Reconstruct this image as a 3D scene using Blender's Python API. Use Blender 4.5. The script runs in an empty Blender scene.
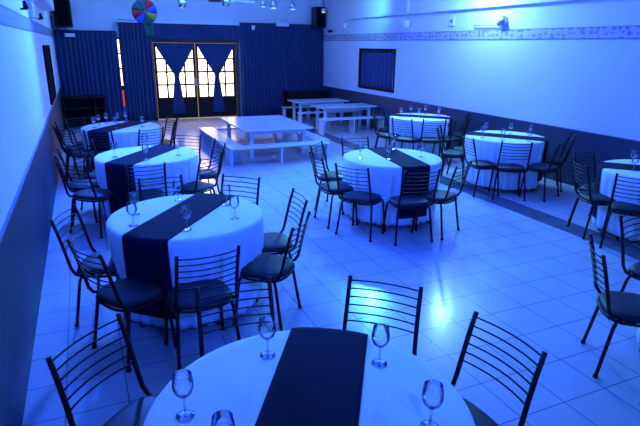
import bpy, bmesh, math, random
from mathutils import Vector, Matrix

random.seed(7)
SC = bpy.context.scene
COL = SC.collection
PI = math.pi

# ------------------------------------------------------------------ camera, world, exposure
YAW, PITCH, ROLL, FPX, CAMH = 0.42061, 0.31093, 0.01277, 520.27, 2.10
_f = Vector((math.sin(YAW) * math.cos(PITCH), math.cos(YAW) * math.cos(PITCH), -math.sin(PITCH)))
_r = Vector((math.cos(YAW), -math.sin(YAW), 0))
_u = _r.cross(_f)
_c, _s = math.cos(ROLL), math.sin(ROLL)
_r2, _u2 = _r * _c + _u * _s, _u * _c - _r * _s
cam_data = bpy.data.cameras.new('camera')
cam = bpy.data.objects.new('camera', cam_data)
COL.objects.link(cam)
cam.matrix_world = Matrix(((_r2.x, _u2.x, -_f.x, 0), (_r2.y, _u2.y, -_f.y, 0), (_r2.z, _u2.z, -_f.z, CAMH), (0, 0, 0, 1)))
cam_data.sensor_width = 36
cam_data.lens = 36 * FPX / 640
cam_data.clip_start = 0.05
SC.camera = cam

SC.cycles.transparent_max_bounces = 24
SC.view_settings.view_transform = 'Standard'
SC.view_settings.look = 'None'
SC.view_settings.exposure = 0.0
SC.view_settings.gamma = 1.0
SC.view_settings.use_curve_mapping = False

world = bpy.data.worlds.new('world')
SC.world = world
world.use_nodes = True
bg = world.node_tree.nodes['Background']
bg.inputs[0].default_value = (0.04, 0.11, 1.0, 1)
bg.inputs[1].default_value = 0.25


def area(name, loc, target, size, power, color, sy=None):
    d = bpy.data.lights.new(name, 'AREA')
    d.energy = power
    d.color = color
    d.size = size
    if sy:
        d.shape = 'RECTANGLE'
        d.size_y = sy
    o = bpy.data.objects.new(name, d)
    COL.objects.link(o)
    o.location = loc
    o.rotation_euler = (Vector(target) - Vector(loc)).to_track_quat('-Z', 'Y').to_euler()
    return o


def spot(name, loc, target, angle, power, color, blend=0.6, rad=0.08):
    d = bpy.data.lights.new(name, 'SPOT')
    d.energy = power
    d.color = color
    d.spot_size = math.radians(angle)
    d.spot_blend = blend
    d.shadow_soft_size = rad
    o = bpy.data.objects.new(name, d)
    COL.objects.link(o)
    o.location = loc
    o.rotation_euler = (Vector(target) - Vector(loc)).to_track_quat('-Z', 'Y').to_euler()
    return o


def point(name, loc, power, color, rad=0.1):
    d = bpy.data.lights.new(name, 'POINT')
    d.energy = power
    d.color = color
    d.shadow_soft_size = rad
    o = bpy.data.objects.new(name, d)
    COL.objects.link(o)
    o.location = loc
    return o


AZURE = (0.11, 0.38, 1.0)
DEEP = (0.010, 0.072, 1.0)
CYAN = (0.14, 0.75, 1.0)
point('azure_par_light', (6.40, 7.95, 3.20), 260, (0.15, 0.38, 1.0), 0.09)
spot('cyan_par_light', (6.3, 10.8, 3.70), (4.5, 7.0, 0.8), 62, 1250, CYAN, 0.7, 0.25)
spot('cyan_par_light', (6.2, 12.0, 3.2), (7.05, 12.4, 3.1), 120, 34, CYAN, 0.9, 0.1)
area('azure_back_wash', (2.2, 12.8, 3.9), (2.2, 13.8, 0), 4.5, 135, (0.08, 0.40, 1.0), 1.5)
spot('azure_par_light', (1.0, 9.8, 3.6), (0.9, 3.6, 0.4), 105, 800, AZURE, 0.9, 0.12)
spot('deep_blue_par_light', (0.75, 8.9, 3.50), (0.6, 3.2, 0.0), 125, 1500, DEEP, 0.8, 0.06)
area('deep_blue_wash', (2.6, 7.8, 3.9), (2.6, 7.8, 0), 6.0, 460, DEEP, 9.0)
spot('deep_blue_front_light', (0.9, -1.2, 3.1), (2.6, 6.5, 0.5), 60, 1350, DEEP, 0.8, 0.15)
spot('added_door_daylight_fill', (3.07, 15.50, 2.16), (2.6, 13.0, 0.0), 100, 190, (1.0, 0.62, 0.34), 0.9, 0.05)  # added spot with no fixture, stands in for daylight from the door panes

# ------------------------------------------------------------------ materials


def mat(name, col, rough=0.5, metal=0.0, spec=0.5, noise=0.0, scale=20.0, bump=0.0, bscale=60.0, coat=0.0, sheen=0.0):
    m = bpy.data.materials.new(name)
    m.use_nodes = True
    nt = m.node_tree
    b = nt.nodes['Principled BSDF']
    b.inputs['Base Color'].default_value = (*col, 1)
    b.inputs['Roughness'].default_value = rough
    b.inputs['Metallic'].default_value = metal
    b.inputs['Specular IOR Level'].default_value = spec
    b.inputs['Coat Weight'].default_value = coat
    b.inputs['Sheen Weight'].default_value = sheen
    tc = nt.nodes.new('ShaderNodeTexCoord')
    if noise > 0:
        n = nt.nodes.new('ShaderNodeTexNoise')
        n.inputs['Scale'].default_value = scale
        n.inputs['Detail'].default_value = 4
        nt.links.new(tc.outputs['Object'], n.inputs['Vector'])
        r = nt.nodes.new('ShaderNodeMapRange')
        r.inputs['To Min'].default_value = 1 - noise
        r.inputs['To Max'].default_value = 1 + noise
        nt.links.new(n.outputs['Fac'], r.inputs['Value'])
        mx = nt.nodes.new('ShaderNodeVectorMath')
        mx.operation = 'SCALE'
        mx.inputs[0].default_value = col
        nt.links.new(r.outputs[0], mx.inputs['Scale'])
        nt.links.new(mx.outputs[0], b.inputs['Base Color'])
    if bump > 0:
        n2 = nt.nodes.new('ShaderNodeTexNoise')
        n2.inputs['Scale'].default_value = bscale
        nt.links.new(tc.outputs['Object'], n2.inputs['Vector'])
        bp = nt.nodes.new('ShaderNodeBump')
        bp.inputs['Strength'].default_value = bump
        bp.inputs['Distance'].default_value = 0.01
        nt.links.new(n2.outputs['Fac'], bp.inputs['Height'])
        nt.links.new(bp.outputs[0], b.inputs['Normal'])
    return m


def emit_mat(name, col, strength):
    m = bpy.data.materials.new(name)
    m.use_nodes = True
    nt = m.node_tree
    nt.nodes.remove(nt.nodes['Principled BSDF'])
    e = nt.nodes.new('ShaderNodeEmission')
    e.inputs[0].default_value = (*col, 1)
    e.inputs[1].default_value = strength
    nt.links.new(e.outputs[0], nt.nodes['Material Output'].inputs[0])
    return m


M = {}
M['wall'] = mat('painted_wall', (0.72, 0.74, 0.78), 0.85, noise=0.03, scale=1.5, bump=0.05, bscale=30)
M['ceiling'] = mat('ceiling_paint', (0.7, 0.7, 0.74), 0.9, noise=0.03, scale=2)
M['cloth'] = mat('white_cloth', (0.78, 0.78, 0.80), 0.9, noise=0.03, scale=14, bump=0.12, bscale=35, sheen=0.1)
M['runner'] = mat('navy_cloth', (0.006, 0.008, 0.024), 0.95, spec=0.15, noise=0.1, scale=25, bump=0.08, bscale=60)
M['black_metal'] = mat('black_painted_steel', (0.004, 0.0045, 0.006), 0.5, spec=0.25, noise=0.08, scale=40)
M['vinyl'] = mat('dark_vinyl', (0.008, 0.014, 0.019), 0.5, spec=0.3, noise=0.1, scale=12, bump=0.05, bscale=90)
M['curtain'] = mat('navy_curtain', (0.026, 0.050, 0.135), 0.9, spec=0.15, noise=0.12, scale=3, sheen=0.2)
M['dark_wood'] = mat('dark_wood', (0.014, 0.007, 0.005), 0.6, spec=0.2, noise=0.25, scale=8)
M['door_wood'] = mat('brown_door_wood', (0.05, 0.024, 0.011), 0.45, noise=0.2, scale=8)
M['bench_wood'] = mat('white_painted_board', (0.62, 0.62, 0.62), 0.35, noise=0.04, scale=6)
M['bench_top'] = mat('glossy_white_board', (0.62, 0.63, 0.64), 0.22, noise=0.04, scale=5)
M['black_plastic'] = mat('black_plastic', (0.012, 0.012, 0.014), 0.5, noise=0.08, scale=30)
M['grille'] = mat('speaker_grille', (0.004, 0.004, 0.006), 0.9, spec=0.05, noise=0.2, scale=120)
M['white_plastic'] = mat('white_plastic', (0.7, 0.72, 0.75), 0.4, noise=0.03, scale=20)
M['grey_metal'] = mat('grey_metal', (0.35, 0.36, 0.38), 0.35, metal=0.8, noise=0.05, scale=30)
M['table_wood'] = mat('table_plywood', (0.30, 0.20, 0.12), 0.6, noise=0.15, scale=10)
M['mirror'] = mat('mirror_facets', (0.75, 0.78, 0.85), 0.08, metal=1.0, noise=0.25, scale=60)
M['red'] = mat('red_fabric', (0.42, 0.01, 0.015), 0.8, noise=0.05, scale=10)
M['blue'] = mat('blue_fabric', (0.04, 0.05, 0.45), 0.8, noise=0.05, scale=10)
M['yellow'] = mat('yellow_fabric', (0.4, 0.24, 0.02), 0.8, noise=0.05, scale=10)
M['green'] = mat('green_fabric', (0.01, 0.07, 0.04), 0.8, noise=0.05, scale=10)
M['teal'] = mat('teal_fabric', (0.01, 0.07, 0.09), 0.8, noise=0.05, scale=10)
M['pane'] = emit_mat('daylit_frosted_pane', (1.0, 0.82, 0.56), 4.5)
M['red_pane'] = emit_mat('daylit_red_pane', (1.0, 0.14, 0.05), 0.7)
M['gap'] = emit_mat('daylight_through_gap', (1.0, 0.66, 0.34), 0.7)
M['lamp_lens'] = emit_mat('lit_lamp_lens', (0.5, 0.85, 1.0), 2.0)


def glass_mat():
    m = bpy.data.materials.new('clear_thin_glass')
    m.use_nodes = True
    nt = m.node_tree
    nt.nodes.remove(nt.nodes['Principled BSDF'])
    tr = nt.nodes.new('ShaderNodeBsdfTransparent')
    tr.inputs[0].default_value = (0.985, 0.99, 0.995, 1)
    gl = nt.nodes.new('ShaderNodeBsdfGlossy')
    gl.inputs['Roughness'].default_value = 0.12
    fr_ = nt.nodes.new('ShaderNodeFresnel')
    fr_.inputs[0].default_value = 1.45
    mr = nt.nodes.new('ShaderNodeMapRange')
    mr.inputs['To Min'].default_value = 0.10
    mr.inputs['To Max'].default_value = 1.0
    mx = nt.nodes.new('ShaderNodeMixShader')
    nt.links.new(fr_.outputs[0], mr.inputs['Value'])
    nt.links.new(mr.outputs[0], mx.inputs[0])
    nt.links.new(tr.outputs[0], mx.inputs[1])
    nt.links.new(gl.outputs[0], mx.inputs[2])
    nt.links.new(mx.outputs[0], nt.nodes['Material Output'].inputs[0])
    return m


M['glass'] = glass_mat()


def grid_mask(nt, sock, pitch, origin, width):
    """1 on joint lines of the given pitch."""
    a = nt.nodes.new('ShaderNodeMath'); a.operation = 'SUBTRACT'; a.inputs[1].default_value = origin
    nt.links.new(sock, a.inputs[0])
    d = nt.nodes.new('ShaderNodeMath'); d.operation = 'DIVIDE'; d.inputs[1].default_value = pitch
    nt.links.new(a.outputs[0], d.inputs[0])
    f = nt.nodes.new('ShaderNodeMath'); f.operation = 'FRACT'
    nt.links.new(d.outputs[0], f.inputs[0])
    s = nt.nodes.new('ShaderNodeMath'); s.operation = 'SUBTRACT'; s.inputs[1].default_value = 0.5
    nt.links.new(f.outputs[0], s.inputs[0])
    ab = nt.nodes.new('ShaderNodeMath'); ab.operation = 'ABSOLUTE'
    nt.links.new(s.outputs[0], ab.inputs[0])
    g = nt.nodes.new('ShaderNodeMath'); g.operation = 'GREATER_THAN'; g.inputs[1].default_value = 0.5 - width / pitch / 2
    nt.links.new(ab.outputs[0], g.inputs[0])
    return g.outputs[0]


def tile_mat(name, col, grout, axes, pitches, origins, width, rough, noise=0.05):
    m = bpy.data.materials.new(name)
    m.use_nodes = True
    nt = m.node_tree
    b = nt.nodes['Principled BSDF']
    geo = nt.nodes.new('ShaderNodeTexCoord')
    sp = nt.nodes.new('ShaderNodeSeparateXYZ')
    nt.links.new(geo.outputs['Object'], sp.inputs[0])
    masks = [grid_mask(nt, sp.outputs[a], p, o, width) for a, p, o in zip(axes, pitches, origins)]
    mask = masks[0]
    for k in masks[1:]:
        mxm = nt.nodes.new('ShaderNodeMath'); mxm.operation = 'MAXIMUM'
        nt.links.new(mask, mxm.inputs[0]); nt.links.new(k, mxm.inputs[1])
        mask = mxm.outputs[0]
    n = nt.nodes.new('ShaderNodeTexNoise'); n.inputs['Scale'].default_value = 3.0; n.inputs['Detail'].default_value = 5
    nt.links.new(geo.outputs['Object'], n.inputs['Vector'])
    r = nt.nodes.new('ShaderNodeMapRange'); r.inputs['To Min'].default_value = 1 - noise; r.inputs['To Max'].default_value = 1 + noise
    nt.links.new(n.outputs['Fac'], r.inputs['Value'])
    sc = nt.nodes.new('ShaderNodeVectorMath'); sc.operation = 'SCALE'; sc.inputs[0].default_value = col
    nt.links.new(r.outputs[0], sc.inputs['Scale'])
    mix = nt.nodes.new('ShaderNodeMix'); mix.data_type = 'RGBA'
    nt.links.new(mask, mix.inputs['Factor'])
    nt.links.new(sc.outputs[0], mix.inputs[6])
    mix.inputs[7].default_value = (*grout, 1)
    nt.links.new(mix.outputs[2], b.inputs['Base Color'])
    b.inputs['Roughness'].default_value = rough
    b.inputs['Specular IOR Level'].default_value = 0.35
    return m


M['floor'] = tile_mat('pale_floor_tiles', (0.44, 0.45, 0.47), (0.17, 0.17, 0.20), (0, 1), (0.355, 0.355), (2.88, 1.87), 0.008, 0.19)
M['strip'] = tile_mat('dark_floor_tiles', (0.10, 0.11, 0.14), (0.03, 0.03, 0.04), (0, 1), (0.355, 0.355), (5.13, 1.87), 0.008, 0.2)
M['dado_dark'] = tile_mat('dark_wall_tiles', (0.028, 0.042, 0.065), (0.02, 0.027, 0.04), (1, 2), (0.33, 0.50), (0.1, 0.0), 0.008, 0.55, 0.15)
M['dado_grey'] = tile_mat('grey_wall_tiles', (0.045, 0.055, 0.09), (0.03, 0.035, 0.055), (1, 2), (0.33, 0.44), (0.1, 0.0), 0.008, 0.45, 0.15)


def frieze_mat(name, base, dark, s):
    m = bpy.data.materials.new(name)
    m.use_nodes = True
    nt = m.node_tree
    b = nt.nodes['Principled BSDF']
    tc = nt.nodes.new('ShaderNodeTexCoord')
    mp = nt.nodes.new('ShaderNodeMapping')
    mp.inputs['Scale'].default_value = (1, 8.0 * s, 13 * s)
    nt.links.new(tc.outputs['Object'], mp.inputs[0])
    v = nt.nodes.new('ShaderNodeTexVoronoi'); v.inputs['Scale'].default_value = 1.0; v.inputs['Randomness'].default_value = 0.45
    nt.links.new(mp.outputs[0], v.inputs['Vector'])
    n = nt.nodes.new('ShaderNodeTexNoise'); n.inputs['Scale'].default_value = 2.3
    nt.links.new(mp.outputs[0], n.inputs['Vector'])
    ad = nt.nodes.new('ShaderNodeMath'); ad.operation = 'ADD'
    nt.links.new(v.outputs['Distance'], ad.inputs[0]); nt.links.new(n.outputs['Fac'], ad.inputs[1])
    cr = nt.nodes.new('ShaderNodeValToRGB')
    cr.color_ramp.elements[0].position = 0.78; cr.color_ramp.elements[0].color = (*dark, 1)
    cr.color_ramp.elements[1].position = 0.95; cr.color_ramp.elements[1].color = (*base, 1)
    nt.links.new(ad.outputs[0], cr.inputs[0])
    nt.links.new(cr.outputs[0], b.inputs['Base Color'])
    b.inputs['Roughness'].default_value = 0.8
    return m


M['frieze'] = frieze_mat('lavender_wallpaper_border', (0.50, 0.49, 0.60), (0.24, 0.24, 0.36), 1.0)
M['frieze_dark'] = frieze_mat('blue_wallpaper_border', (0.26, 0.29, 0.38), (0.17, 0.19, 0.28), 1.6)
M['frieze_edge'] = mat('border_edge', (0.2, 0.2, 0.3), 0.8, noise=0.05)

# ------------------------------------------------------------------ mesh helpers


class MB:
    def __init__(self):
        self.v = []
        self.f = []

    def add(self, verts, faces):
        o = len(self.v)
        self.v += [tuple(p) for p in verts]
        self.f += [tuple(i + o for i in f) for f in faces]
        return self

    def box(self, x0, x1, y0, y1, z0, z1):
        vs = [(x, y, z) for z in (z0, z1) for y in (y0, y1) for x in (x0, x1)]
        return self.add(vs, [(0, 2, 3, 1), (4, 5, 7, 6), (0, 1, 5, 4), (2, 6, 7, 3), (0, 4, 6, 2), (1, 3, 7, 5)])

    def tube(self, pts, r, seg=8, r2=None, closed=False):
        pts = [Vector(p) for p in pts]
        n = len(pts)
        up = None
        rings = []
        for i, p in enumerate(pts):
            if closed:
                t = (pts[(i + 1) % n] - pts[i - 1]).normalized()
            else:
                t = (pts[min(i + 1, n - 1)] - pts[max(i - 1, 0)]).normalized()
            if up is None:
                up = Vector((0, 0, 1)) if abs(t.z) < 0.9 else Vector((1, 0, 0))
            up = (up - t * up.dot(t)).normalized()
            sd = t.cross(up)
            rr = r if not callable(r) else r(i / (n - 1))
            rb = rr if r2 is None else r2
            rings.append([p + up * (math.cos(2 * PI * k / seg) * rr) + sd * (math.sin(2 * PI * k / seg) * rb) for k in range(seg)])
        vs = [q for ring in rings for q in ring]
        fs = []
        for i in range(n if closed else n - 1):
            j = (i + 1) % n
            for k in range(seg):
                k2 = (k + 1) % seg
                fs.append((i * seg + k, i * seg + k2, j * seg + k2, j * seg + k))
        if not closed:
            fs.append(tuple(range(seg))[::-1])
            fs.append(tuple((n - 1) * seg + k for k in range(seg)))
        return self.add(vs, fs)

    def lathe(self, prof, seg=20, cx=0, cy=0, cz=0, outline=None):
        vs = []
        for (r, z) in prof:
            for k in range(seg):
                a = 2 * PI * k / seg
                if outline:
                    ox, oy = outline(a)
                    vs.append((cx + ox * r, cy + oy * r, cz + z))
                else:
                    vs.append((cx + r * math.cos(a), cy + r * math.sin(a), cz + z))
        fs = []
        for i in range(len(prof) - 1):
            for k in range(seg):
                k2 = (k + 1) % seg
                fs.append((i * seg + k, i * seg + k2, (i + 1) * seg + k2, (i + 1) * seg + k))
        fs.append(tuple(range(seg))[::-1])
        fs.append(tuple((len(prof) - 1) * seg + k for k in range(seg)))
        return self.add(vs, fs)

    def grid(self, fn, nu, nv):
        vs = [fn(i / nu, j / nv) for i in range(nu + 1) for j in range(nv + 1)]
        fs = [(i * (nv + 1) + j, (i + 1) * (nv + 1) + j, (i + 1) * (nv + 1) + j + 1, i * (nv + 1) + j + 1) for i in range(nu) for j in range(nv)]
        return self.add(vs, fs)

    def build(self, name, m, parent=None, smooth=False, bevel=0.0, solid=0.0):
        me = bpy.data.meshes.new(name)
        me.from_pydata(self.v, [], self.f)
        bm = bmesh.new()
        bm.from_mesh(me)
        bmesh.ops.recalc_face_normals(bm, faces=bm.faces)
        if bevel > 0:
            bmesh.ops.bevel(bm, geom=list(bm.edges), offset=bevel, segments=2, affect='EDGES', profile=0.5)
        bm.to_mesh(me)
        bm.free()
        if smooth:
            me.polygons.foreach_set('use_smooth', [True] * len(me.polygons))
        me.materials.append(m)
        o = bpy.data.objects.new(name, me)
        COL.objects.link(o)
        if parent:
            o.parent = parent
        if solid:
            md = o.modifiers.new('thickness', 'SOLIDIFY')
            md.thickness = solid
            md.offset = 0
        return o


def tag(o, label, cat, group=None):
    o['label'] = label
    o['category'] = cat
    if group:
        o['group'] = group
    return o


def empty(name, loc=(0, 0, 0), rz=0.0):
    o = bpy.data.objects.new(name, None)
    o.empty_display_size = 0.1
    COL.objects.link(o)
    o.location = loc
    o.rotation_euler = (0, 0, rz)
    return o


def struct(o):
    o['kind'] = 'structure'
    return o


def copy_tree(o, parent=None):
    c = o.copy()
    COL.objects.link(c)
    c.parent = parent
    for ch in list(o.children):
        copy_tree(ch, c)
    return c


# ------------------------------------------------------------------ the room
XL, XR, YB, YF, ZC = -0.556, 7.051, 15.85, -1.6, 3.95
struct(MB().box(XL - 0.3, XR + 0.3, YF - 0.2, YB + 0.3, -0.15, 0).build('floor', M['floor']))
struct(MB().box(XL - 0.3, XR + 0.3, YF - 0.2, YB + 0.3, ZC, ZC + 0.15).build('ceiling', M['ceiling']))
struct(MB().box(XL - 0.2, XL, YF, YB, 0, ZC).build('wall_left', M['wall']))
struct(MB().box(XL - 0.2, XR + 0.2, YF - 0.2, YF, 0, ZC).build('wall_front', M['wall']))
struct(MB().box(XL - 0.2, XR + 0.2, YB, YB + 0.2, 0, ZC).build('wall_back', M['wall']))

# right wall has a real opening for the curtained window
WY0, WY1, WZ0, WZ1 = 11.35, 13.25, 1.0, 2.05
w = MB()
w.box(XR, XR + 0.2, YF, WY0, 0, ZC).box(XR, XR + 0.2, WY1, YB, 0, ZC)
w.box(XR, XR + 0.2, WY0, WY1, 0, WZ0).box(XR, XR + 0.2, WY0, WY1, WZ1, ZC)
struct(w.build('wall_right', M['wall']))

# dado tiles and frieze borders
struct(MB().box(XL, XL + 0.015, YF, YB, 0, 0.995).build('trim_1', M['dado_dark']))
struct(MB().box(XR - 0.015, XR, YF, YB, 0, 0.876).build('trim_2', M['dado_grey']))
fr = struct(MB().box(XL, XL + 0.006, YF, YB, 2.245, 2.39).build('trim_3', M['frieze_dark']))
fr = struct(MB().box(XR - 0.006, XR, YF, YB, 2.255, 2.415).build('trim_4', M['frieze']))
struct(MB().box(XR - 0.009, XR, YF, YB, 2.245, 2.257).box(XR - 0.009, XR, YF, YB, 2.413, 2.42).build('trim_5', M['frieze_edge']))
struct(MB().box(XL, XL + 0.009, YF, YB, 2.236, 2.247).box(XL, XL + 0.009, YF, YB, 2.388, 2.396).build('trim_6', M['frieze_edge']))
struct(MB().box(XL, XL + 0.02, YF, YB, 0.995, 1.01).build('trim_9', M['frieze_edge']))
struct(MB().box(XR - 0.02, XR, YF, YB, 0.876, 0.888).build('trim_10', M['frieze_edge']))
# dark strips of tile let into the floor
struct(MB().box(5.13, 5.475, YF, YB, 0, 0.0015).build('trim_7', M['strip']))
# bulkhead along the right wall with shallow recessed panels between pilasters
bk = MB()
bx0 = XR - 0.07
for (a, b_) in ((-1.6, 2.6), (2.9, 7.45), (7.75, 10.85), (11.2, 13.9)):
    bk.box(bx0 + 0.035, XR, a, b_, 2.87, ZC)
for (a, b_) in ((2.6, 2.9), (7.45, 7.75), (10.85, 11.2)):
    bk.box(bx0, XR, a, b_, 2.835, ZC)
bk.box(bx0 - 0.015, XR, YF, 13.9, 2.815, 2.87)
struct(bk.build('trim_8', M['wall']))
# lowered soffit along the left wall
struct(MB().box(XL, XL + 0.20, YF, 12.4, 2.705, ZC).build('trim_11', M['wall']))

# right-wall window
wf = MB()
for (y0, y1, z0, z1) in ((WY0, WY1, WZ0, WZ0 + 0.05), (WY0, WY1, WZ1 - 0.05, WZ1), (WY0, WY0 + 0.05, WZ0, WZ1), (WY1 - 0.05, WY1, WZ0, WZ1)):
    wf.box(XR - 0.01, XR + 0.15, y0, y1, z0, z1)
win = struct(wf.build('window_1', M['dark_wood']))
wp = MB().box(XR + 0.13, XR + 0.14, WY0 + 0.10, WY0 + 0.20, WZ0 + 0.05, WZ1 - 0.05).build('pane', M['pane'], win)
MB().box(XR + 0.06, XR + 0.1, WY0 + 0.05, WY0 + 0.12, WZ0 + 0.05, WZ1 - 0.05).build('sash', M['door_wood'], win)


def pleat(x0, x1, y, z0, z1, n, amp, seed=0, axis='x', top_tight=0.5):
    rnd = random.Random(seed)
    ph = [rnd.uniform(0, 6) for _ in range(4)]
    L = x1 - x0

    def fn(u, v):
        s = u * n * 2 * PI
        a = amp * (top_tight + (1 - top_tight) * (1 - v))
        d = a * (math.sin(s + 0.9 * math.sin(u * 9 + ph[0])) + 0.35 * math.sin(2.3 * s + ph[1] + 0.6 * (1 - v)))
        xx = x0 + u * L
        z = z0 + v * (z1 - z0)
        return (xx, y + d, z) if axis == 'x' else (y + d, xx, z)
    return MB().grid(fn, n * 10, 8)


cw = pleat(WY0 + 0.16, WY1 - 0.045, XR + 0.05, WZ0 + 0.045, WZ1 - 0.045, 8, 0.022, 5, 'y').build('curtain', M['curtain'], None, True, solid=0.004)
tag(cw, 'navy curtain filling the small square window in the right wall', 'curtain', 'navy curtains')

# left-wall window (dark)
lw = MB()
for (y0, y1, z0, z1) in ((10.3, 12.3, 1.06, 1.12), (10.3, 12.3, 1.99, 2.05), (10.3, 10.38, 1.06, 2.05), (12.22, 12.3, 1.06, 2.05)):
    lw.box(XL, XL + 0.03, y0, y1, z0, z1)
win2 = struct(lw.build('window_2', M['grille']))
MB().box(XL, XL + 0.015, 10.38, 12.22, 1.12, 1.99).build('pane', M['grille'], win2)

# ------------------------------------------------------------------ entrance doors
DX0, DXM, DX1, DZ = 1.80, 3.06, 4.33, 2.20
DY = YB - 0.06
fr = MB().box(DX0, DX0 + 0.09, DY - 0.06, YB, 0, DZ).box(DX1 - 0.09, DX1, DY - 0.06, YB, 0, DZ).box(DX0 + 0.09, DX1 - 0.09, DY - 0.06, YB, DZ - 0.07, DZ)
struct(fr.build('trim_12', M['door_wood']))


def door_leaf(name, x0, x1, handle_side):
    z1 = DZ - 0.075
    gz0, gz1 = 0.62, 2.06
    fx0, fx1 = x0 + 0.06, x1 - 0.06
    m = MB().box(x0, fx0, DY - 0.02, DY + 0.03, 0.022, z1).box(fx1, x1, DY - 0.02, DY + 0.03, 0.022, z1)
    m.box(fx0, fx1, DY - 0.02, DY + 0.03, gz1, z1).box(fx0, fx1, DY - 0.01, DY + 0.03, 0.10, gz0).box(fx0, fx1, DY - 0.02, DY + 0.03, 0.022, 0.14)
    d = struct(m.build(name, M['dark_wood']))
    for i in range(4):
        for j in range(4):
            px0 = fx0 + (fx1 - fx0) * i / 4
            px1 = fx0 + (fx1 - fx0) * (i + 1) / 4
            pz0 = gz0 + (gz1 - gz0) * j / 4
            pz1 = gz0 + (gz1 - gz0) * (j + 1) / 4
            MB().box(px0 + 0.012, px1 - 0.012, DY + 0.008, DY + 0.016, pz0 + 0.012, pz1 - 0.012).build('pane', M['pane'], d)
    mu = MB()
    for i in range(1, 4):
        xx = fx0 + (fx1 - fx0) * i / 4
        mu.box(xx - 0.024, xx + 0.024, DY - 0.022, DY + 0.025, gz0, gz1)
    for j in range(1, 4):
        zz = gz0 + (gz1 - gz0) * j / 4
        mu.box(fx0, fx1, DY - 0.021, DY + 0.024, zz - 0.024, zz + 0.024)
    mu.build('muntin', M['dark_wood'], d)
    hx = x1 - 0.035 if handle_side > 0 else x0 + 0.035
    MB().tube([(hx, DY - 0.02, 1.05), (hx, DY - 0.07, 1.05), (hx - handle_side * 0.1, DY - 0.07, 1.05)], 0.012).box(hx - 0.02, hx + 0.02, DY - 0.03, DY - 0.02, 0.93, 1.15).build('handle', M['grey_metal'], d)
    return d


leaf = door_leaf('door_1', DX0 + 0.105, DXM - 0.010, 1)
MB().box(DX0 + 0.085, DX1 - 0.085, YB - 0.012, YB - 0.006, 0.002, DZ - 0.07).build('daylight_gap', M['gap'], leaf)
door_leaf('door_2', DXM + 0.010, DX1 - 0.105, -1)


def hourglass(cx, half, label, seed):
    rnd = random.Random(seed)
    p = rnd.uniform(0, 6)
    z0, z1, zw = 0.16, 2.10, 1.24

    def fn(u, v):
        z = z0 + v * (z1 - z0)
        if z > zw:
            t = (z - zw) / (z1 - zw)
            wd = 0.055 + (half - 0.055) * t ** 0.97
        else:
            t = (zw - z) / (zw - z0)
            wd = 0.055 + 0.13 * t ** 0.8
        x = cx + (u * 2 - 1) * wd
        y = DY - 0.055 + 0.014 * math.sin(u * 9 * 2 * PI + p) + 0.006 * math.sin(u * 23 + p)
        return (x, y, z)
    o = MB().grid(fn, 72, 30).build('door_curtain', M['curtain'], None, True, solid=0.003)
    MB().tube([(cx + 0.08 * math.cos(a), DY - 0.055 + 0.028 * math.sin(a), zw) for a in [2 * PI * k / 20 for k in range(20)]], 0.018, closed=True).build('tie_band', M['curtain'], o, True)
    tag(o, label, 'curtain', 'navy curtains tied on the glazed doors')
    return o


hourglass(2.49, 0.565, 'navy tied curtain on the left glazed door leaf', 1)
hourglass(3.65, 0.565, 'navy tied curtain on the right glazed door leaf', 2)

# big curtains on the back wall
CY = YB - 0.18
tag(pleat(XL + 0.03, 0.975, CY, 0.03, 2.38, 13, 0.062, 11).build('curtain', M['curtain'], None, True, solid=0.004), 'navy pleated curtain in the back left corner under the speaker', 'curtain', 'navy curtains')
tag(pleat(1.035, 1.84, CY - 0.05, 0.03, 2.70, 8, 0.062, 12).build('curtain', M['curtain'], None, True, solid=0.004), 'narrow navy curtain hanging just left of the glazed doors', 'curtain', 'navy curtains')
tag(pleat(4.36, XR - 0.04, CY - 0.05, 0.03, 2.72, 26, 0.062, 13).build('curtain', M['curtain'], None, True, solid=0.004), 'wide navy pleated curtain to the right of the glazed doors', 'curtain', 'navy curtains')
tag(pleat(1.86, 4.34, CY - 0.06, 2.22, 2.62, 30, 0.02, 14).build('valance', M['curtain'], None, True, solid=0.004), 'short navy gathered valance above the glazed doors', 'valance')
tag(MB().box(1.02, 4.33, CY - 0.09, YB - 0.005, 2.635, 2.68).build('curtain_rail', M['white_plastic'], None, bevel=0.005), 'long white curtain rail above the glazed doors', 'curtain rail')
tag(MB().box(XL + 0.03, 0.95, CY - 0.02, CY + 0.16, 2.385, 2.41).build('curtain_rail', M['dark_wood'], None, bevel=0.003), 'dark curtain rail over the back left corner curtain', 'curtain rail')
# lit narrow window between the two left curtains
w3 = MB().box(0.93, 0.965, YB - 0.04, YB, 0.4, 2.25).box(1.025, 1.06, YB - 0.04, YB, 0.4, 2.25).box(0.965, 1.025, YB - 0.04, YB, 2.2, 2.25).box(0.965, 1.025, YB - 0.04, YB, 0.86, 0.98).box(0.965, 1.025, YB - 0.035, YB, 1.42, 1.46).box(0.965, 1.025, YB - 0.035, YB, 1.82, 1.86)
w3 = struct(w3.build('window_3', M['dark_wood']))
MB().box(0.965, 1.025, YB - 0.02, YB - 0.01, 0.98, 2.2).build('pane', M['pane'], w3)
MB().box(0.965, 1.025, YB - 0.02, YB - 0.01, 0.42, 0.86).build('pane', M['red_pane'], w3)

# ------------------------------------------------------------------ chairs


def seat_outline(a):
    # rounded square, a little wider than deep, softer at the front
    n = 3.0
    cx, sy = math.cos(a), math.sin(a)
    x = math.copysign(abs(cx) ** (2 / n), cx) * 0.212
    y = math.copysign(abs(sy) ** (2 / n), sy) * 0.185
    return x, y - 0.005


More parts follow.
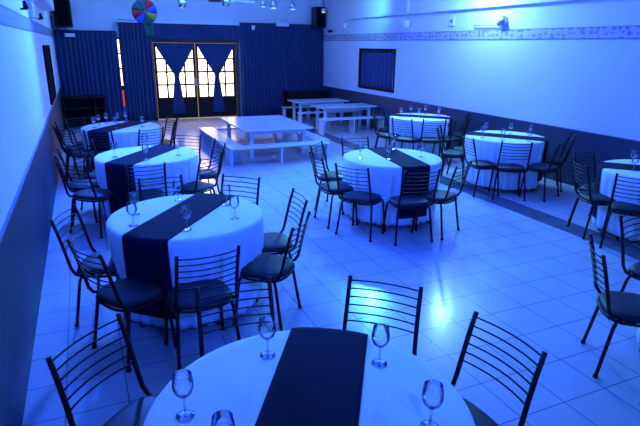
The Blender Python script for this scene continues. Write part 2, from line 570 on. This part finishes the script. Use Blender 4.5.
def make_chair():
    root = empty('dining_chair')
    prof = [(0.90, 0.425), (0.98, 0.430), (1.0, 0.442), (0.985, 0.456), (0.93, 0.466), (0.80, 0.473), (0.5, 0.479), (0.2, 0.481)]
    MB().lathe(prof, 36, outline=seat_outline).build('seat', M['vinyl'], root, True)
    ring = []
    for k in range(36):
        x, y = seat_outline(2 * PI * k / 36)
        ring.append((x * 1.0, y * 1.0, 0.418))
    MB().tube(ring, 0.011, 6, closed=True).build('seat_frame', M['black_metal'], root, True)
    for s in (-1, 1):
        MB().tube([(s * 0.195, -0.02, 0.415), (s * 0.208, -0.10, 0.418), (s * 0.210, -0.155, 0.435), (s * 0.206, -0.185, 0.48), (s * 0.203, -0.20, 0.54),
                   (s * 0.201, -0.222, 0.64), (s * 0.200, -0.252, 0.76), (s * 0.200, -0.283, 0.865)], 0.0125, 8).build('back_post', M['black_metal'], root, True)
    for k in range(6):
        t = k / 5
        z = 0.615 + 0.225 * t
        y = -0.217 - 0.060 * t
        pts = []
        for i in range(9):
            u = -1 + 2 * i / 8
            pts.append((0.2 * u, y - 0.035 * (1 - u * u), z - 0.004 * (1 - u * u)))
        MB().tube(pts, 0.0048, 6).build('slat', M['black_metal'], root, True)
    for s in (-1, 1):
        MB().tube([(s * 0.150, 0.10, 0.415), (s * 0.185, 0.145, 0.41), (s * 0.195, 0.16, 0.37), (s * 0.215, 0.195, 0.012)], 0.0125, 8).lathe([(0.0165, 0.0), (0.0165, 0.02), (0.012, 0.026)], 10, s * 0.2155, 0.196).build('leg', M['black_metal'], root, True)
        MB().tube([(s * 0.150, -0.09, 0.415), (s * 0.182, -0.125, 0.41), (s * 0.194, -0.14, 0.37), (s * 0.222, -0.195, 0.012)], 0.0125, 8).lathe([(0.0165, 0.0), (0.0165, 0.02), (0.012, 0.026)], 10, s * 0.2225, -0.196).build('leg', M['black_metal'], root, True)
    return root


CHAIR0 = make_chair()
USED = [False]


def place_chair(c, phi, r, label, facing=None):
    """c = table centre, phi = direction (deg) of the chair from it, r = distance of the back's top."""
    a = math.radians(phi)
    fo = math.radians(facing if facing is not None else phi)
    top = Vector((c[0] + r * math.cos(a), c[1] + r * math.sin(a)))
    pos = top - 0.283 * Vector((math.cos(fo), math.sin(fo)))
    o = CHAIR0 if not USED[0] else copy_tree(CHAIR0)
    USED[0] = True
    o.location = (pos.x, pos.y, 0)
    o.rotation_euler = (0, 0, fo + PI / 2)
    tag(o, label, 'chair', 'black slat-back chairs around the round tables')
    return o


# ------------------------------------------------------------------ tables, cloths, runners, glasses
R_T = 0.615
Z_T = 0.775


def make_table():
    root = empty('round_table')
    MB().lathe([(R_T - 0.04, Z_T - 0.035), (R_T - 0.012, Z_T - 0.03), (R_T - 0.010, Z_T - 0.012), (R_T - 0.02, Z_T - 0.006)], 48).build('tabletop', M['table_wood'], root, True)
    for k in range(4):
        a = PI / 4 + k * PI / 2
        MB().tube([(0.36 * math.cos(a), 0.36 * math.sin(a), 0.0), (0.34 * math.cos(a), 0.34 * math.sin(a), Z_T - 0.035)], 0.016, 8).build('leg', M['black_metal'], root, True)
    return root


def fold(a, seed):
    w1 = math.sin(17 * a + seed + 0.9 * math.sin(2 * a + seed))
    return 0.55 * (1 - 1.6 * abs(w1) ** 1.5) + math.sin(31 * a + 2.1 * seed + 0.8 * math.sin(3 * a)) * 0.28 + math.sin(7 * a - seed) * 0.3


def make_cloth(seed):
    SEG = 216
    prof = [(0.0, 0.0), (0.3, 0.0), (0.55, 0.0), (0.595, -0.001), (0.610, -0.006), (0.617, -0.016), (0.620, -0.035)]
    rings = [(r, Z_T + z, 0.0) for r, z in prof]
    for k in range(1, 15):
        t = k / 14
        rings.append((0.620 - 0.045 * t, Z_T - 0.035 - t * (Z_T - 0.035 - 0.055), t ** 0.6))
    vs = []
    for (r, z, t) in rings:
        for k in range(SEG):
            a = 2 * PI * k / SEG
            rr = r + (0.030 * t * fold(a, seed) if t > 0 else 0)
            vs.append((rr * math.cos(a), rr * math.sin(a), z))
    fs = []
    for i in range(len(rings) - 1):
        for k in range(SEG):
            k2 = (k + 1) % SEG
            if i == 0:
                fs.append((0, SEG + k, SEG + k2))
            else:
                fs.append((i * SEG + k, i * SEG + k2, (i + 1) * SEG + k2, (i + 1) * SEG + k))
    # drop the unused duplicate centre verts
    keep = [0] + list(range(SEG, len(vs)))
    remap = {o: n for n, o in enumerate(keep)}
    mb = MB().add([vs[i] for i in keep], [tuple(remap[i] for i in f) for f in fs])
    return mb.build('tablecloth', M['cloth'], None, True, solid=0.003)


def make_runner(seed, half=0.187, off=0.0, drop=0.62):
    NL, NS = 90, 14

    def fn(u, v):
        s = off + (v * 2 - 1) * half
        edge = math.sqrt(max(0.05, (R_T + 0.012) ** 2 - s * s))
        Lmax = edge + drop
        l = (u * 2 - 1) * Lmax
        sg = 1 if l >= 0 else -1
        d = abs(l) - edge
        rad = 0.018
        zt = Z_T + 0.0045
        if d < -rad:
            return (s, l, zt)
        if d < rad * 0.6:
            t = (d + rad) / (rad * 1.6)
            a = t * PI / 2
            return (s, sg * (edge - rad + rad * math.sin(a)), zt - rad * (1 - math.cos(a)))
        h = d - rad * 0.6
        t = h / drop
        yy = edge + 0.014 * t ** 0.7 - 0.038 * t + 0.008 * t * math.sin(v * 7 + seed)
        return (s * (1 + 0.03 * t), sg * yy, zt - rad - h)
    return MB().grid(fn, NL, NS).build('table_runner', M['runner'], None, True, solid=0.003)


def make_glass():
    root = empty('wine_glass')
    prof = [(0.006, 0.079), (0.018, 0.084), (0.030, 0.097), (0.036, 0.115), (0.037, 0.130), (0.0345, 0.150), (0.031, 0.168)]
    bowl = MB().lathe(prof, 24)
    bowl.f = bowl.f[:-1]
    bowl.build('bowl', M['glass'], root, True)
    MB().tube([(0.031 * math.cos(2 * PI * k / 24), 0.031 * math.sin(2 * PI * k / 24), 0.168) for k in range(24)], 0.0009, 6, closed=True).build('rim', M['glass'], root, True)
    MB().lathe([(0.0065, 0.006), (0.0045, 0.012), (0.0038, 0.03), (0.0038, 0.06), (0.0055, 0.074), (0.007, 0.080)], 12).build('stem', M['glass'], root, True)
    MB().lathe([(0.031, 0.0), (0.033, 0.001), (0.032, 0.003), (0.018, 0.0055), (0.007, 0.008)], 24).build('foot', M['glass'], root, True)
    return root


TABLE0 = make_table()
GLASS0 = make_glass()
CLOTHS = [make_cloth(s) for s in (1.3, 4.1, 2.7)]
FIRST = {'table': True, 'glass': True}
cloth_used = set()

# name -> centre, runner direction (deg), runner offset, chairs (phi, r, facing, words), glasses (x, y, words)
T = {}
T['front'] = dict(c=(0.65, 1.52), rd=58, off=0.0, words='front table',
    chairs=[(44, 1.05, 46, 'far rim, right of runner'), (3, 1.01, 5, 'at its right side'), (135, 1.08, 134, 'at its left side'),
            (91, 1.04, 87, 'far rim, left of runner')],
    glasses=[(0.21, 1.68, 'at the left edge of'), (0.62, 1.94, 'far rim, left of runner, on'), (1.05, 1.69, 'far rim, right of runner, on'), (1.02, 1.27, 'at the right edge of'), (0.29, 1.40, 'cut by the bottom edge on')])
T['left2'] = dict(c=(0.66, 4.14), rd=52, off=-0.02, words='second left-row table',
    chairs=[(-93, 1.09, -85, 'in front, backrest toward the camera'), (-45, 1.02, -40, 'right side, nearer one of the pair'), (-4, 0.97, -5, 'right side, farther one of the pair'),
            (49, 1.03, 47, 'beyond its far right rim'), (172, 0.92, 158, 'at its left side by the wall'), (-137, 1.06, -153, 'at its front left corner'), (94, 1.02, 91, 'beyond its far rim behind the runner')],
    glasses=[(0.23, 4.0, 'left of the runner, nearest on'), (0.27, 4.28, 'behind the leftmost glass on'), (0.66, 4.56, 'far rim, left of runner, on'), (0.59, 3.74, 'in front centre beside the runner on'),
             (1.02, 4.26, 'far rim, right of runner, on'), (0.99, 3.88, 'alone at the right side of')])
T['left3'] = dict(c=(0.64, 6.77), rd=53, off=-0.01, words='third left-row table',
    chairs=[(-97, 1.0, -90, 'in front, slats against white cloth'), (52, 1.07, 54, 'beyond its far right rim'), (9, 0.98, 6, 'right side near pale bench'), (-143, 1.08, -135, 'at its left front by the wall'),
            (-50, 1.0, -50, 'at its right front corner'), (178, 1.02, 178, 'at its left side'), (137, 1.03, 137, 'at its far left corner')],
    glasses=[(0.26, 6.73, 'at the left edge of'), (0.59, 6.42, 'front half beside the runner on'), (0.67, 7.22, 'at the far rim of'), (0.99, 6.57, 'at the right side of')])
T['left4'] = dict(c=(0.50, 9.35), rd=52, off=0.0, words='rearmost left-row table',
    chairs=[(-112, 1.02, -112, 'in front left of it'), (-68, 1.04, -68, 'in front right of it'), (-12, 0.9, -14, 'at its right side, foremost of three'), (18, 0.95, 18, 'at its right side, rearmost of three'), (135, 1.0, 135, 'at its far left corner'),
            (178, 1.0, 178, 'at its left side against the wall'), (-145, 1.03, -145, 'front left by the wall')],
    glasses=[(0.09, 9.3, 'leftmost on'), (0.17, 9.6, 'second from the left on'), (0.41, 9.13, 'in the middle front of'), (0.30, 9.72, 'at the far left rim of'), (0.48, 9.76, 'at the far centre rim of'), (0.62, 9.82, 'at the far right rim of'), (0.83, 9.14, 'rightmost on')])
T['centre'] = dict(c=(3.47, 5.55), rd=81, off=0.06, words='lone mid-hall table',
    chairs=[(-145, 1.10, -146, 'at the front left of it'), (-105, 1.13, -98, 'before its hanging dark runner'), (-72, 1.05, -62, 'at its right front side'), (133, 1.05, 135, 'at its far left side'), (178, 1.04, 178, 'at its left side'),
            (90, 1.02, 85, 'beyond its far rim')],
    glasses=[(3.05, 5.62, 'at the left side of'), (3.33, 5.40, 'at the front beside the runner of'), (3.74, 5.97, 'at the far rim of'), (3.81, 5.41, 'at the right side of')])
T['right1'] = dict(c=(6.11, 8.78), rd=-46, off=0.0, words='farthest right-wall table',
    chairs=[(-176, 1.0, -172, 'at its left side'), (-143, 1.08, -150, 'at its front left'), (-111, 1.05, -118, 'in front right of it'), (-78, 1.05, -72, 'at its right front'), (-32, 0.95, -32, 'at its right side by the wall'), (118, 1.0, 118, 'beyond its far rim')],
    glasses=[(5.69, 8.85, 'leftmost on'), (6.15, 9.20, 'at the far left rim of'), (5.98, 8.66, 'at the front centre of'), (6.44, 9.10, 'at the far right rim of'), (6.38, 8.57, 'at the front right of'), (6.55, 8.78, 'at the right edge of')])
T['right2'] = dict(c=(6.01, 6.29), rd=-52, off=0.0, words='middle right-wall table',
    chairs=[(-167, 0.97, 165, 'at its left front side'), (-125, 1.04, -122, 'in front, backrest toward the camera'), (-84, 1.06, -72, 'at its right front side'), (-40, 0.97, -40, 'at its right side by the wall'), (137, 1.05, 137, 'at its far left side'), (100, 1.03, 100, 'beyond its far rim')],
    glasses=[(5.57, 6.33, 'leftmost on'), (5.88, 6.62, 'behind the leftmost glass on'), (5.71, 6.04, 'at the front centre of'), (6.24, 6.44, 'at the far centre of'), (6.46, 6.24, 'at the far right of'), (6.02, 5.82, 'at the front right of')])
T['right3'] = dict(c=(6.0, 3.80), rd=-48, off=0.0, words='right-wall table cut by frame',
    chairs=[(157, 0.94, 153, 'left side, foremost'), (111, 0.84, 98, 'far left, nearer the wall'), (-157, 0.95, -142, 'in front at the edge')],
    glasses=[(5.66, 3.87, 'at the left of'), (5.95, 4.10, 'at the far rim of')])
T['front_right'] = dict(c=(3.93, 1.69), rd=60, off=0.0, words='lower-right cut-off table',
    chairs=[(151, 1.06, 140, 'on open floor left of it'), (90, 0.92, 98, 'beyond far rim, at frame edge'), (195, 1.04, 195, 'near left, only a foot showing')],
    glasses=[])

for ti, (key, t) in enumerate(T.items()):
    cx, cy = t['c']
    tb = TABLE0 if ti == 0 else copy_tree(TABLE0)
    tb.location = (cx, cy, 0)
    tb.rotation_euler = (0, 0, math.radians(t['rd']))
    tag(tb, 'wooden round table under the white cloth, the ' + t['words'], 'table', 'round tables under white cloths')
    if ti < 3:
        cl = CLOTHS[ti]
    else:
        cl = CLOTHS[ti % 3].copy()
        COL.objects.link(cl)
    cl.location = (cx, cy, 0)
    cl.rotation_euler = (0, 0, 0.9 * ti)
    tag(cl, 'white floor-length tablecloth on the ' + t['words'], 'tablecloth', 'white tablecloths on the round tables')
    rn = make_runner(ti * 1.7, off=t['off'])
    rn.location = (cx, cy, 0)
    rn.rotation_euler = (0, 0, math.radians(t['rd']) - PI / 2)
    tag(rn, 'navy runner across the white cloth of the ' + t['words'], 'table runner', 'navy runners on the round tables')
    for (phi, r, fc, words) in t['chairs']:
        place_chair(t['c'], phi, r, 'black slat-back chair of the ' + t['words'] + ', ' + words, fc)
    for (gx, gy, words) in t['glasses']:
        # base on cloth or on runner
        g = GLASS0 if FIRST['glass'] else copy_tree(GLASS0)
        FIRST['glass'] = False
        d = math.radians(t['rd'])
        lat = abs((gx - cx) * math.sin(d) - (gy - cy) * math.cos(d) - t['off'])
        g.scale = (1.07, 1.07, 1.07)
        g.location = (gx, gy, Z_T + (0.0065 if lat < 0.225 else 0.0018))
        tag(g, 'clear stemmed wine glass ' + words + ' the ' + t['words'], 'wine glass', 'wine glasses on the round tables')

# ------------------------------------------------------------------ children's picnic sets


def board_table(label, x0, x1, y0, y1, z, group):
    root = empty('low_table', ((x0 + x1) / 2, (y0 + y1) / 2, 0))
    cx, cy = (x0 + x1) / 2, (y0 + y1) / 2
    hx, hy = (x1 - x0) / 2, (y1 - y0) / 2
    MB().box(-hx, hx, -hy, hy, z - 0.03, z).build('tabletop', M['bench_top'], root, bevel=0.004)
    MB().box(-hx + 0.12, hx - 0.12, -hy + 0.10, -hy + 0.125, z - 0.10, z - 0.032).box(-hx + 0.12, hx - 0.12, hy - 0.125, hy - 0.10, z - 0.10, z - 0.032).build('apron', M['bench_wood'], root)
    for sx in (-1, 1):
        for sy in (-1, 1):
            MB().box(sx * (hx - 0.16) - 0.035, sx * (hx - 0.16) + 0.035, sy * (hy - 0.14) - 0.035, sy * (hy - 0.14) + 0.035, 0, z - 0.031).build('leg', M['bench_wood'], root, bevel=0.003)
    tag(root, label, 'table', group)
    return root


def board_bench(label, x0, x1, y0, y1, z, group, along='x', legs=3):
    cx, cy = (x0 + x1) / 2, (y0 + y1) / 2
    hx, hy = (x1 - x0) / 2, (y1 - y0) / 2
    root = empty('low_bench', (cx, cy, 0))
    MB().box(-hx, hx, -hy, hy, z - 0.03, z).build('seat_board', M['bench_top'], root, bevel=0.004)
    for k in range(legs):
        t = -1 + 2 * k / (legs - 1)
        if along == 'x':
            c = t * (hx - 0.035)
            MB().box(c - 0.015, c + 0.015, -hy + 0.02, hy - 0.02, 0, z - 0.031).build('leg', M['bench_wood'], root, bevel=0.003)
        else:
            c = t * (hy - 0.035)
            MB().box(-hx + 0.02, hx - 0.02, c - 0.015, c + 0.015, 0, z - 0.031).build('leg', M['bench_wood'], root, bevel=0.003)
    tag(root, label, 'bench', group)
    return root


G1 = 'low white benches around the nearest low table'
board_table('wide low white table standing inside a square of low benches', 2.66, 4.05, 9.42, 11.40, 0.575, 'low white board tables')
board_bench('low white bench along the near side of the nearest low table', 2.27, 4.22, 9.00, 9.32, 0.33, G1)
board_bench('low white bench along the left side of the nearest low table', 2.25, 2.57, 9.33, 11.75, 0.33, G1, 'y')
board_bench('low white bench along the right side of the nearest low table', 4.05, 4.37, 9.33, 11.3, 0.33, G1, 'y')
board_bench('low white bench along the far side of the nearest low table', 2.60, 4.02, 11.42, 11.72, 0.33, G1)
G2 = 'low white benches by the right back corner'
board_table('low white table near the right wall, front one of the back two', 5.40, 6.98, 12.05, 12.80, 0.62, 'low white board tables')
board_table('low white table in the back right corner by the curtain', 5.30, 6.90, 13.50, 14.25, 0.62, 'low white board tables')
board_bench('low white bench in front of the front one of the back two tables', 5.24, 7.0, 11.62, 11.92, 0.385, G2)
board_bench('low white bench between the two back low tables', 5.22, 6.95, 13.0, 13.28, 0.385, G2)
board_bench('low white bench behind the rearmost low table by the curtain', 5.35, 6.95, 14.6, 14.88, 0.36, G2)

# ------------------------------------------------------------------ dark furniture at the back
sb = empty('sideboard', (-0.02, 14.85, 0))
MB().box(-0.50, 0.52, -0.25, 0.25, 0.76, 0.80).build('top_board', M['dark_wood'], sb, bevel=0.004)
MB().box(-0.48, 0.50, -0.22, 0.24, 0.50, 0.53).build('shelf', M['dark_wood'], sb)
MB().box(-0.48, 0.50, -0.22, 0.24, 0.26, 0.29).build('shelf', M['dark_wood'], sb)
MB().box(-0.48, 0.50, 0.22, 0.24, 0.0, 0.76).build('back_panel', M['dark_wood'], sb)
for xx in (-0.48, 0.25, 0.48):
    MB().box(xx - 0.02, xx + 0.02, -0.23, 0.22, 0, 0.76).build('side_panel', M['dark_wood'], sb)
tag(sb, 'dark shelved sideboard in the back left corner before the curtain', 'sideboard')
db = empty('sideboard', (6.25, 15.3, 0))
MB().box(-0.62, 0.72, -0.22, 0.22, 0.72, 0.76).build('top_board', M['dark_wood'], db, bevel=0.004)
MB().box(-0.60, 0.70, -0.20, 0.20, 0.0, 0.72).build('body', M['dark_wood'], db)
for xx in (-0.28, 0.38):
    MB().box(xx - 0.29, xx + 0.29, -0.215, -0.20, 0.10, 0.68).build('door', M['dark_wood'], db, bevel=0.004)
tag(db, 'dark low cabinet in the back right corner before the curtain', 'cabinet')

# ------------------------------------------------------------------ speakers


def speaker(label, x, y, z0, z1, wdt, dep, rz, lens=False):
    root = empty('loudspeaker', (x, y, z0), rz)
    h = z1 - z0
    MB().box(-wdt / 2, wdt / 2, -dep / 2, dep / 2, 0, h).build('cabinet', M['black_plastic'], root, bevel=0.015)
    MB().box(-wdt / 2 + 0.03, wdt / 2 - 0.03, -dep / 2 - 0.012, -dep / 2, 0.03, h - 0.03).build('grille', M['grille'], root, bevel=0.004)
    br = MB().tube([(0, dep / 2, h * 0.5), (0, dep / 2 + 0.12, h * 0.5)], 0.02).box(-0.08, 0.08, dep / 2 + 0.11, dep / 2 + 0.125, h * 0.35, h * 0.65)
    br.build('bracket', M['grey_metal'], root)
    tag(root, label, 'loudspeaker', 'black loudspeakers on the back wall')
    return root


sp = speaker('large black loudspeaker high in the back left corner', -0.27, 15.47, 2.47, 3.13, 0.42, 0.38, 0.0)
speaker('black loudspeaker high in the back right corner by the frieze', 6.80, 15.50, 2.62, 3.22, 0.34, 0.34, 0.0)
lamp = empty('spotlight', (6.83, 15.20, 3.10))
MB().lathe([(0.05, -0.04), (0.065, -0.01), (0.06, 0.05), (0.03, 0.07)], 16).build('housing', M['white_plastic'], lamp, True)
MB().lathe([(0.02, -0.055), (0.045, -0.052), (0.05, -0.04), (0.02, -0.036)], 16).build('lens', M['lamp_lens'], lamp, True)
MB().tube([(0, 0, 0.06), (0, 0.02, 0.85)], 0.008).build('rod', M['black_metal'], lamp)
tag(lamp, 'small bright lit spotlight hanging before the right loudspeaker', 'spotlight')

# wire frame bracket beside the left speaker
MBf = MB().tube([(-0.54, 15.2, 2.42), (-0.54, 15.2, 2.70), (-0.40, 15.2, 2.70), (-0.40, 15.2, 2.42)], 0.014, 8, closed=True)
tag(MBf.build('wall_frame', M['black_metal']), 'thin black empty frame left of the left loudspeaker', 'frame')

# emergency light box above the right curtain, sensor, white box on the corner curtain
em = empty('emergency_light', (5.65, YB - 0.30, 2.64))
MB().box(-0.2, 0.2, -0.05, 0.05, 0, 0.11).build('body', M['white_plastic'], em, bevel=0.01)
for s in (-1, 1):
    MB().lathe([(0.02, 0.11), (0.05, 0.13), (0.055, 0.17), (0.03, 0.19)], 14, s * 0.11, 0).build('lamp_head', M['white_plastic'], em, True)
MB().box(-0.03, 0.03, 0.05, 0.29, 0.03, 0.08).build('bracket', M['grey_metal'], em)
tag(em, 'white emergency light above the wide curtain right of the doors', 'emergency light')
sn = empty('motion_sensor', (4.72, CY - 0.19, 2.54))
MB().box(-0.05, 0.05, -0.03, 0.03, 0, 0.10).build('body', M['white_plastic'], sn, bevel=0.01)
MB().lathe([(0.03, -0.03), (0.035, -0.01), (0.035, 0.0)], 14).build('dome', M['white_plastic'], sn, True)
MB().box(-0.015, 0.015, 0.03, YB - (CY - 0.19), 0.085, 0.10).build('bracket', M['white_plastic'], sn)
tag(sn, 'small white sensor at the top of the curtain right of the doors', 'sensor')
MB1 = MB().box(-0.28, -0.04, CY - 0.11, CY - 0.05, 2.24, 2.33).build('control_box', M['white_plastic'], None, bevel=0.006)
tag(MB1, 'small pale box at the top of the back left corner curtain', 'box')

# ------------------------------------------------------------------ hanging party lights near the ceiling at the back


def mirror_ball(label, x, y, z, r):
    root = empty('disco_ball', (x, y, z))
    me = bpy.data.meshes.new('mirror_sphere')
    bm = bmesh.new()
    bmesh.ops.create_uvsphere(bm, u_segments=18, v_segments=12, radius=r)
    bm.to_mesh(me); bm.free()
    me.materials.append(M['mirror'])
    s = bpy.data.objects.new('mirror_sphere', me); COL.objects.link(s); s.parent = root
    MB().tube([(0, 0, r), (0, 0, ZC - z)], 0.006).build('cord', M['black_metal'], root)
    MB().lathe([(r * 0.3, r * 0.92), (r * 0.3, r * 1.1), (r * 0.1, r * 1.15)], 12).build('cap', M['grey_metal'], root, True)
    tag(root, label, 'disco ball', 'mirror balls hanging at the back')
    return root


mirror_ball('mirror ball hanging alone above the glazed doors', 2.29, 13.0, 2.98, 0.10)
mirror_ball('mirror ball hanging beside the dark projector above the doors', 3.31, 13.0, 3.05, 0.10)


def par_lamp(label, x, y, z, r):
    root = empty('hanging_lamp', (x, y, z))
    MB().lathe([(r * 0.9, -r), (r, -r * 0.8), (r * 0.95, 0.2 * r), (r * 0.5, r * 0.9), (r * 0.2, r)], 18).build('housing', M['grey_metal'], root, True)
    MB().lathe([(r * 0.1, -r * 1.12), (r * 0.6, -r * 1.08), (r * 0.85, -r), (r * 0.5, -r * 0.98)], 18).build('lens', M['lamp_lens'], root, True)
    MB().tube([(0, 0, r * 0.9), (0, 0, ZC - z)], 0.008).build('rod', M['black_metal'], root)
    tag(root, label, 'lamp', 'small lamps hanging at the back')


par_lamp('small round lamp, leftmost of three above the wide curtain', 4.23, 13.0, 3.06, 0.07)
par_lamp('round bright lamp, middle of three above the wide curtain', 4.50, 13.0, 3.06, 0.09)
par_lamp('round bright lamp, rightmost of three above the wide curtain', 5.0, 13.0, 3.04, 0.08)
pj = empty('projector', (3.05, 13.0, 3.05))
MB().box(-0.13, 0.13, -0.12, 0.12, 0, 0.12).build('body', M['black_plastic'], pj, bevel=0.01)
MB().tube([(0.04, -0.12, 0.06), (0.04, -0.15, 0.06)], 0.03).build('lens', M['grille'], pj)
MB().tube([(0, 0, 0.12), (0, 0, ZC - 3.05)], 0.012).build('rod', M['black_metal'], pj)
tag(pj, 'dark box-shaped projector hanging between the mirror balls', 'projector')
gr = empty('light_bar', (3.72, 13.0, 3.04))
MB().box(-0.28, 0.28, -0.05, 0.05, 0, 0.06).build('bar', M['white_plastic'], gr, bevel=0.006)
MB().box(-0.24, 0.24, -0.06, -0.05, 0.01, 0.05).build('louvre', M['grey_metal'], gr)
for s in (-0.2, 0.2):
    MB().tube([(s, 0, 0.06), (s, 0, ZC - 3.04)], 0.006).build('cord', M['black_metal'], gr)
tag(gr, 'grey horizontal light bar hanging between mirror ball and lamps', 'light')

# ------------------------------------------------------------------ colourful fabric wheel
wh = empty('fabric_pinwheel', (1.45, 13.0, 2.78))
cols = ['blue', 'red', 'teal', 'green', 'red', 'blue', 'green', 'yellow']
WR = 0.275
for k in range(8):
    a0 = PI / 4 * k - 0.15
    a1 = a0 + PI / 4
    mm = M[cols[k]]

    def fn(u, v, a0=a0, a1=a1):
        a = a0 + (a1 - a0) * u
        r = 0.015 + (WR - 0.015) * v
        return (r * math.cos(a), 0.05 * v - 0.03 * math.sin(u * PI) * v, r * math.sin(a))
    MB().grid(fn, 6, 4).build('gore', mm, wh, True, solid=0.004)
MB().grid(lambda u, v: ((-0.08 + 0.24 * u) * (1 - 0.3 * v) + 0.05 * v, 0.02 + 0.02 * math.sin(u * PI), -0.05 - 0.5 * v), 6, 8).build('tail', M['green'], wh, True, solid=0.004)
MB().lathe([(0.02, -0.02), (0.03, 0.0), (0.02, 0.02)], 12).build('hub', M['yellow'], wh, True)
MB().tube([(0, 0.02, 0.0), (0, 0.06, ZC - 2.78)], 0.005).build('cord', M['black_metal'], wh)
tag(wh, 'round multicoloured fabric pinwheel with green tail hanging left of the doors', 'pinwheel')

# ------------------------------------------------------------------ small fittings above the friezes


def sconce(label, y, z, side, s=1.0):
    x = XR if side > 0 else XL
    root = empty('wall_spotlight', (x, y, z))
    d = -side
    MB().tube([(0, 0, 0), (d * 0.012, 0, 0)], 0.05 * s, 14).build('mount', M['white_plastic'], root)
    MB().tube([(d * 0.01, 0, 0), (d * 0.08, 0, 0.02), (d * 0.12, 0, 0.05)], 0.012 * s).build('arm', M['white_plastic'], root)
    hd = MB().lathe([(0.03 * s, -0.05 * s), (0.06 * s, 0.0), (0.075 * s, 0.09 * s), (0.06 * s, 0.10 * s)], 16, d * 0.13, 0, 0.06)
    hd.build('lamp_head', M['white_plastic'], root, True)
    tag(root, label, 'wall light', 'small wall lights above the frieze')
    return root


sconce('small white uplight above the right frieze, nearest the back corner', 13.92, 2.55, 1, 1.0)
sconce('small white uplight above the right frieze over the curtained window', 10.77, 2.50, 1, 1.15)
hs = empty('wall_spotlight', (XR, 7.77, 2.53))
MB().tube([(0, 0.75, -0.02), (-0.05, 0.75, -0.02), (-0.06, 0.1, -0.02), (-0.06, 0, 0)], 0.013).build('arm', M['white_plastic'], hs, True)
MB().tube([(-0.06, 0.06, -0.02), (-0.07, -0.10, 0.05)], lambda t: 0.045 + 0.03 * t, 14).build('lamp_head', M['grey_metal'], hs, True)
MB().tube([(0, 0, 0), (-0.06, 0, 0)], 0.03).build('mount', M['white_plastic'], hs)
tag(hs, 'grey spotlight on a horizontal arm above the right frieze', 'wall light', 'small wall lights above the frieze')
swb = MB().box(XR - 0.03, XR, 9.18, 9.34, 2.52, 2.70).build('switch_box', M['white_plastic'], None, bevel=0.006)
MB().box(XR - 0.036, XR - 0.03, 9.23, 9.29, 2.58, 2.64).build('button', M['grey_metal'], swb)
tag(swb, 'small white square box above the right frieze', 'box')
cm = empty('camera_fitting', (XR, 14.95, 2.50))
MB().tube([(0, 0, 0), (-0.10, 0, 0)], 0.012).build('arm', M['black_metal'], cm)
MB().box(-0.17, -0.09, -0.12, 0.05, -0.02, 0.06).build('body', M['black_plastic'], cm, bevel=0.01)
tag(cm, 'small black camera fitting above the frieze beside the right loudspeaker', 'camera')
lb = MB().box(XL, XL + 0.06, 8.35, 8.85, 2.42, 2.66).build('wall_box', M['white_plastic'], None, bevel=0.01)
tag(lb, 'pale flat box above the left frieze', 'box')
for (y, words) in ((7.2, 'nearer the camera'), (10.1, 'nearer the back corner')):
    wl = empty('wall_spotlight', (XL, y, 2.46))
    MB().tube([(0, 0, 0), (0.07, 0, 0.0)], 0.012).build('arm', M['black_metal'], wl)
    MB().tube([(0.05, 0.0, 0.09), (0.06, 0, 0.0)], lambda t: 0.015 + 0.018 * t, 12).build('lamp_head', M['black_metal'], wl, True)
    tag(wl, 'small black spotlight above the left frieze, the one ' + words, 'wall light', 'black spotlights above the left frieze')
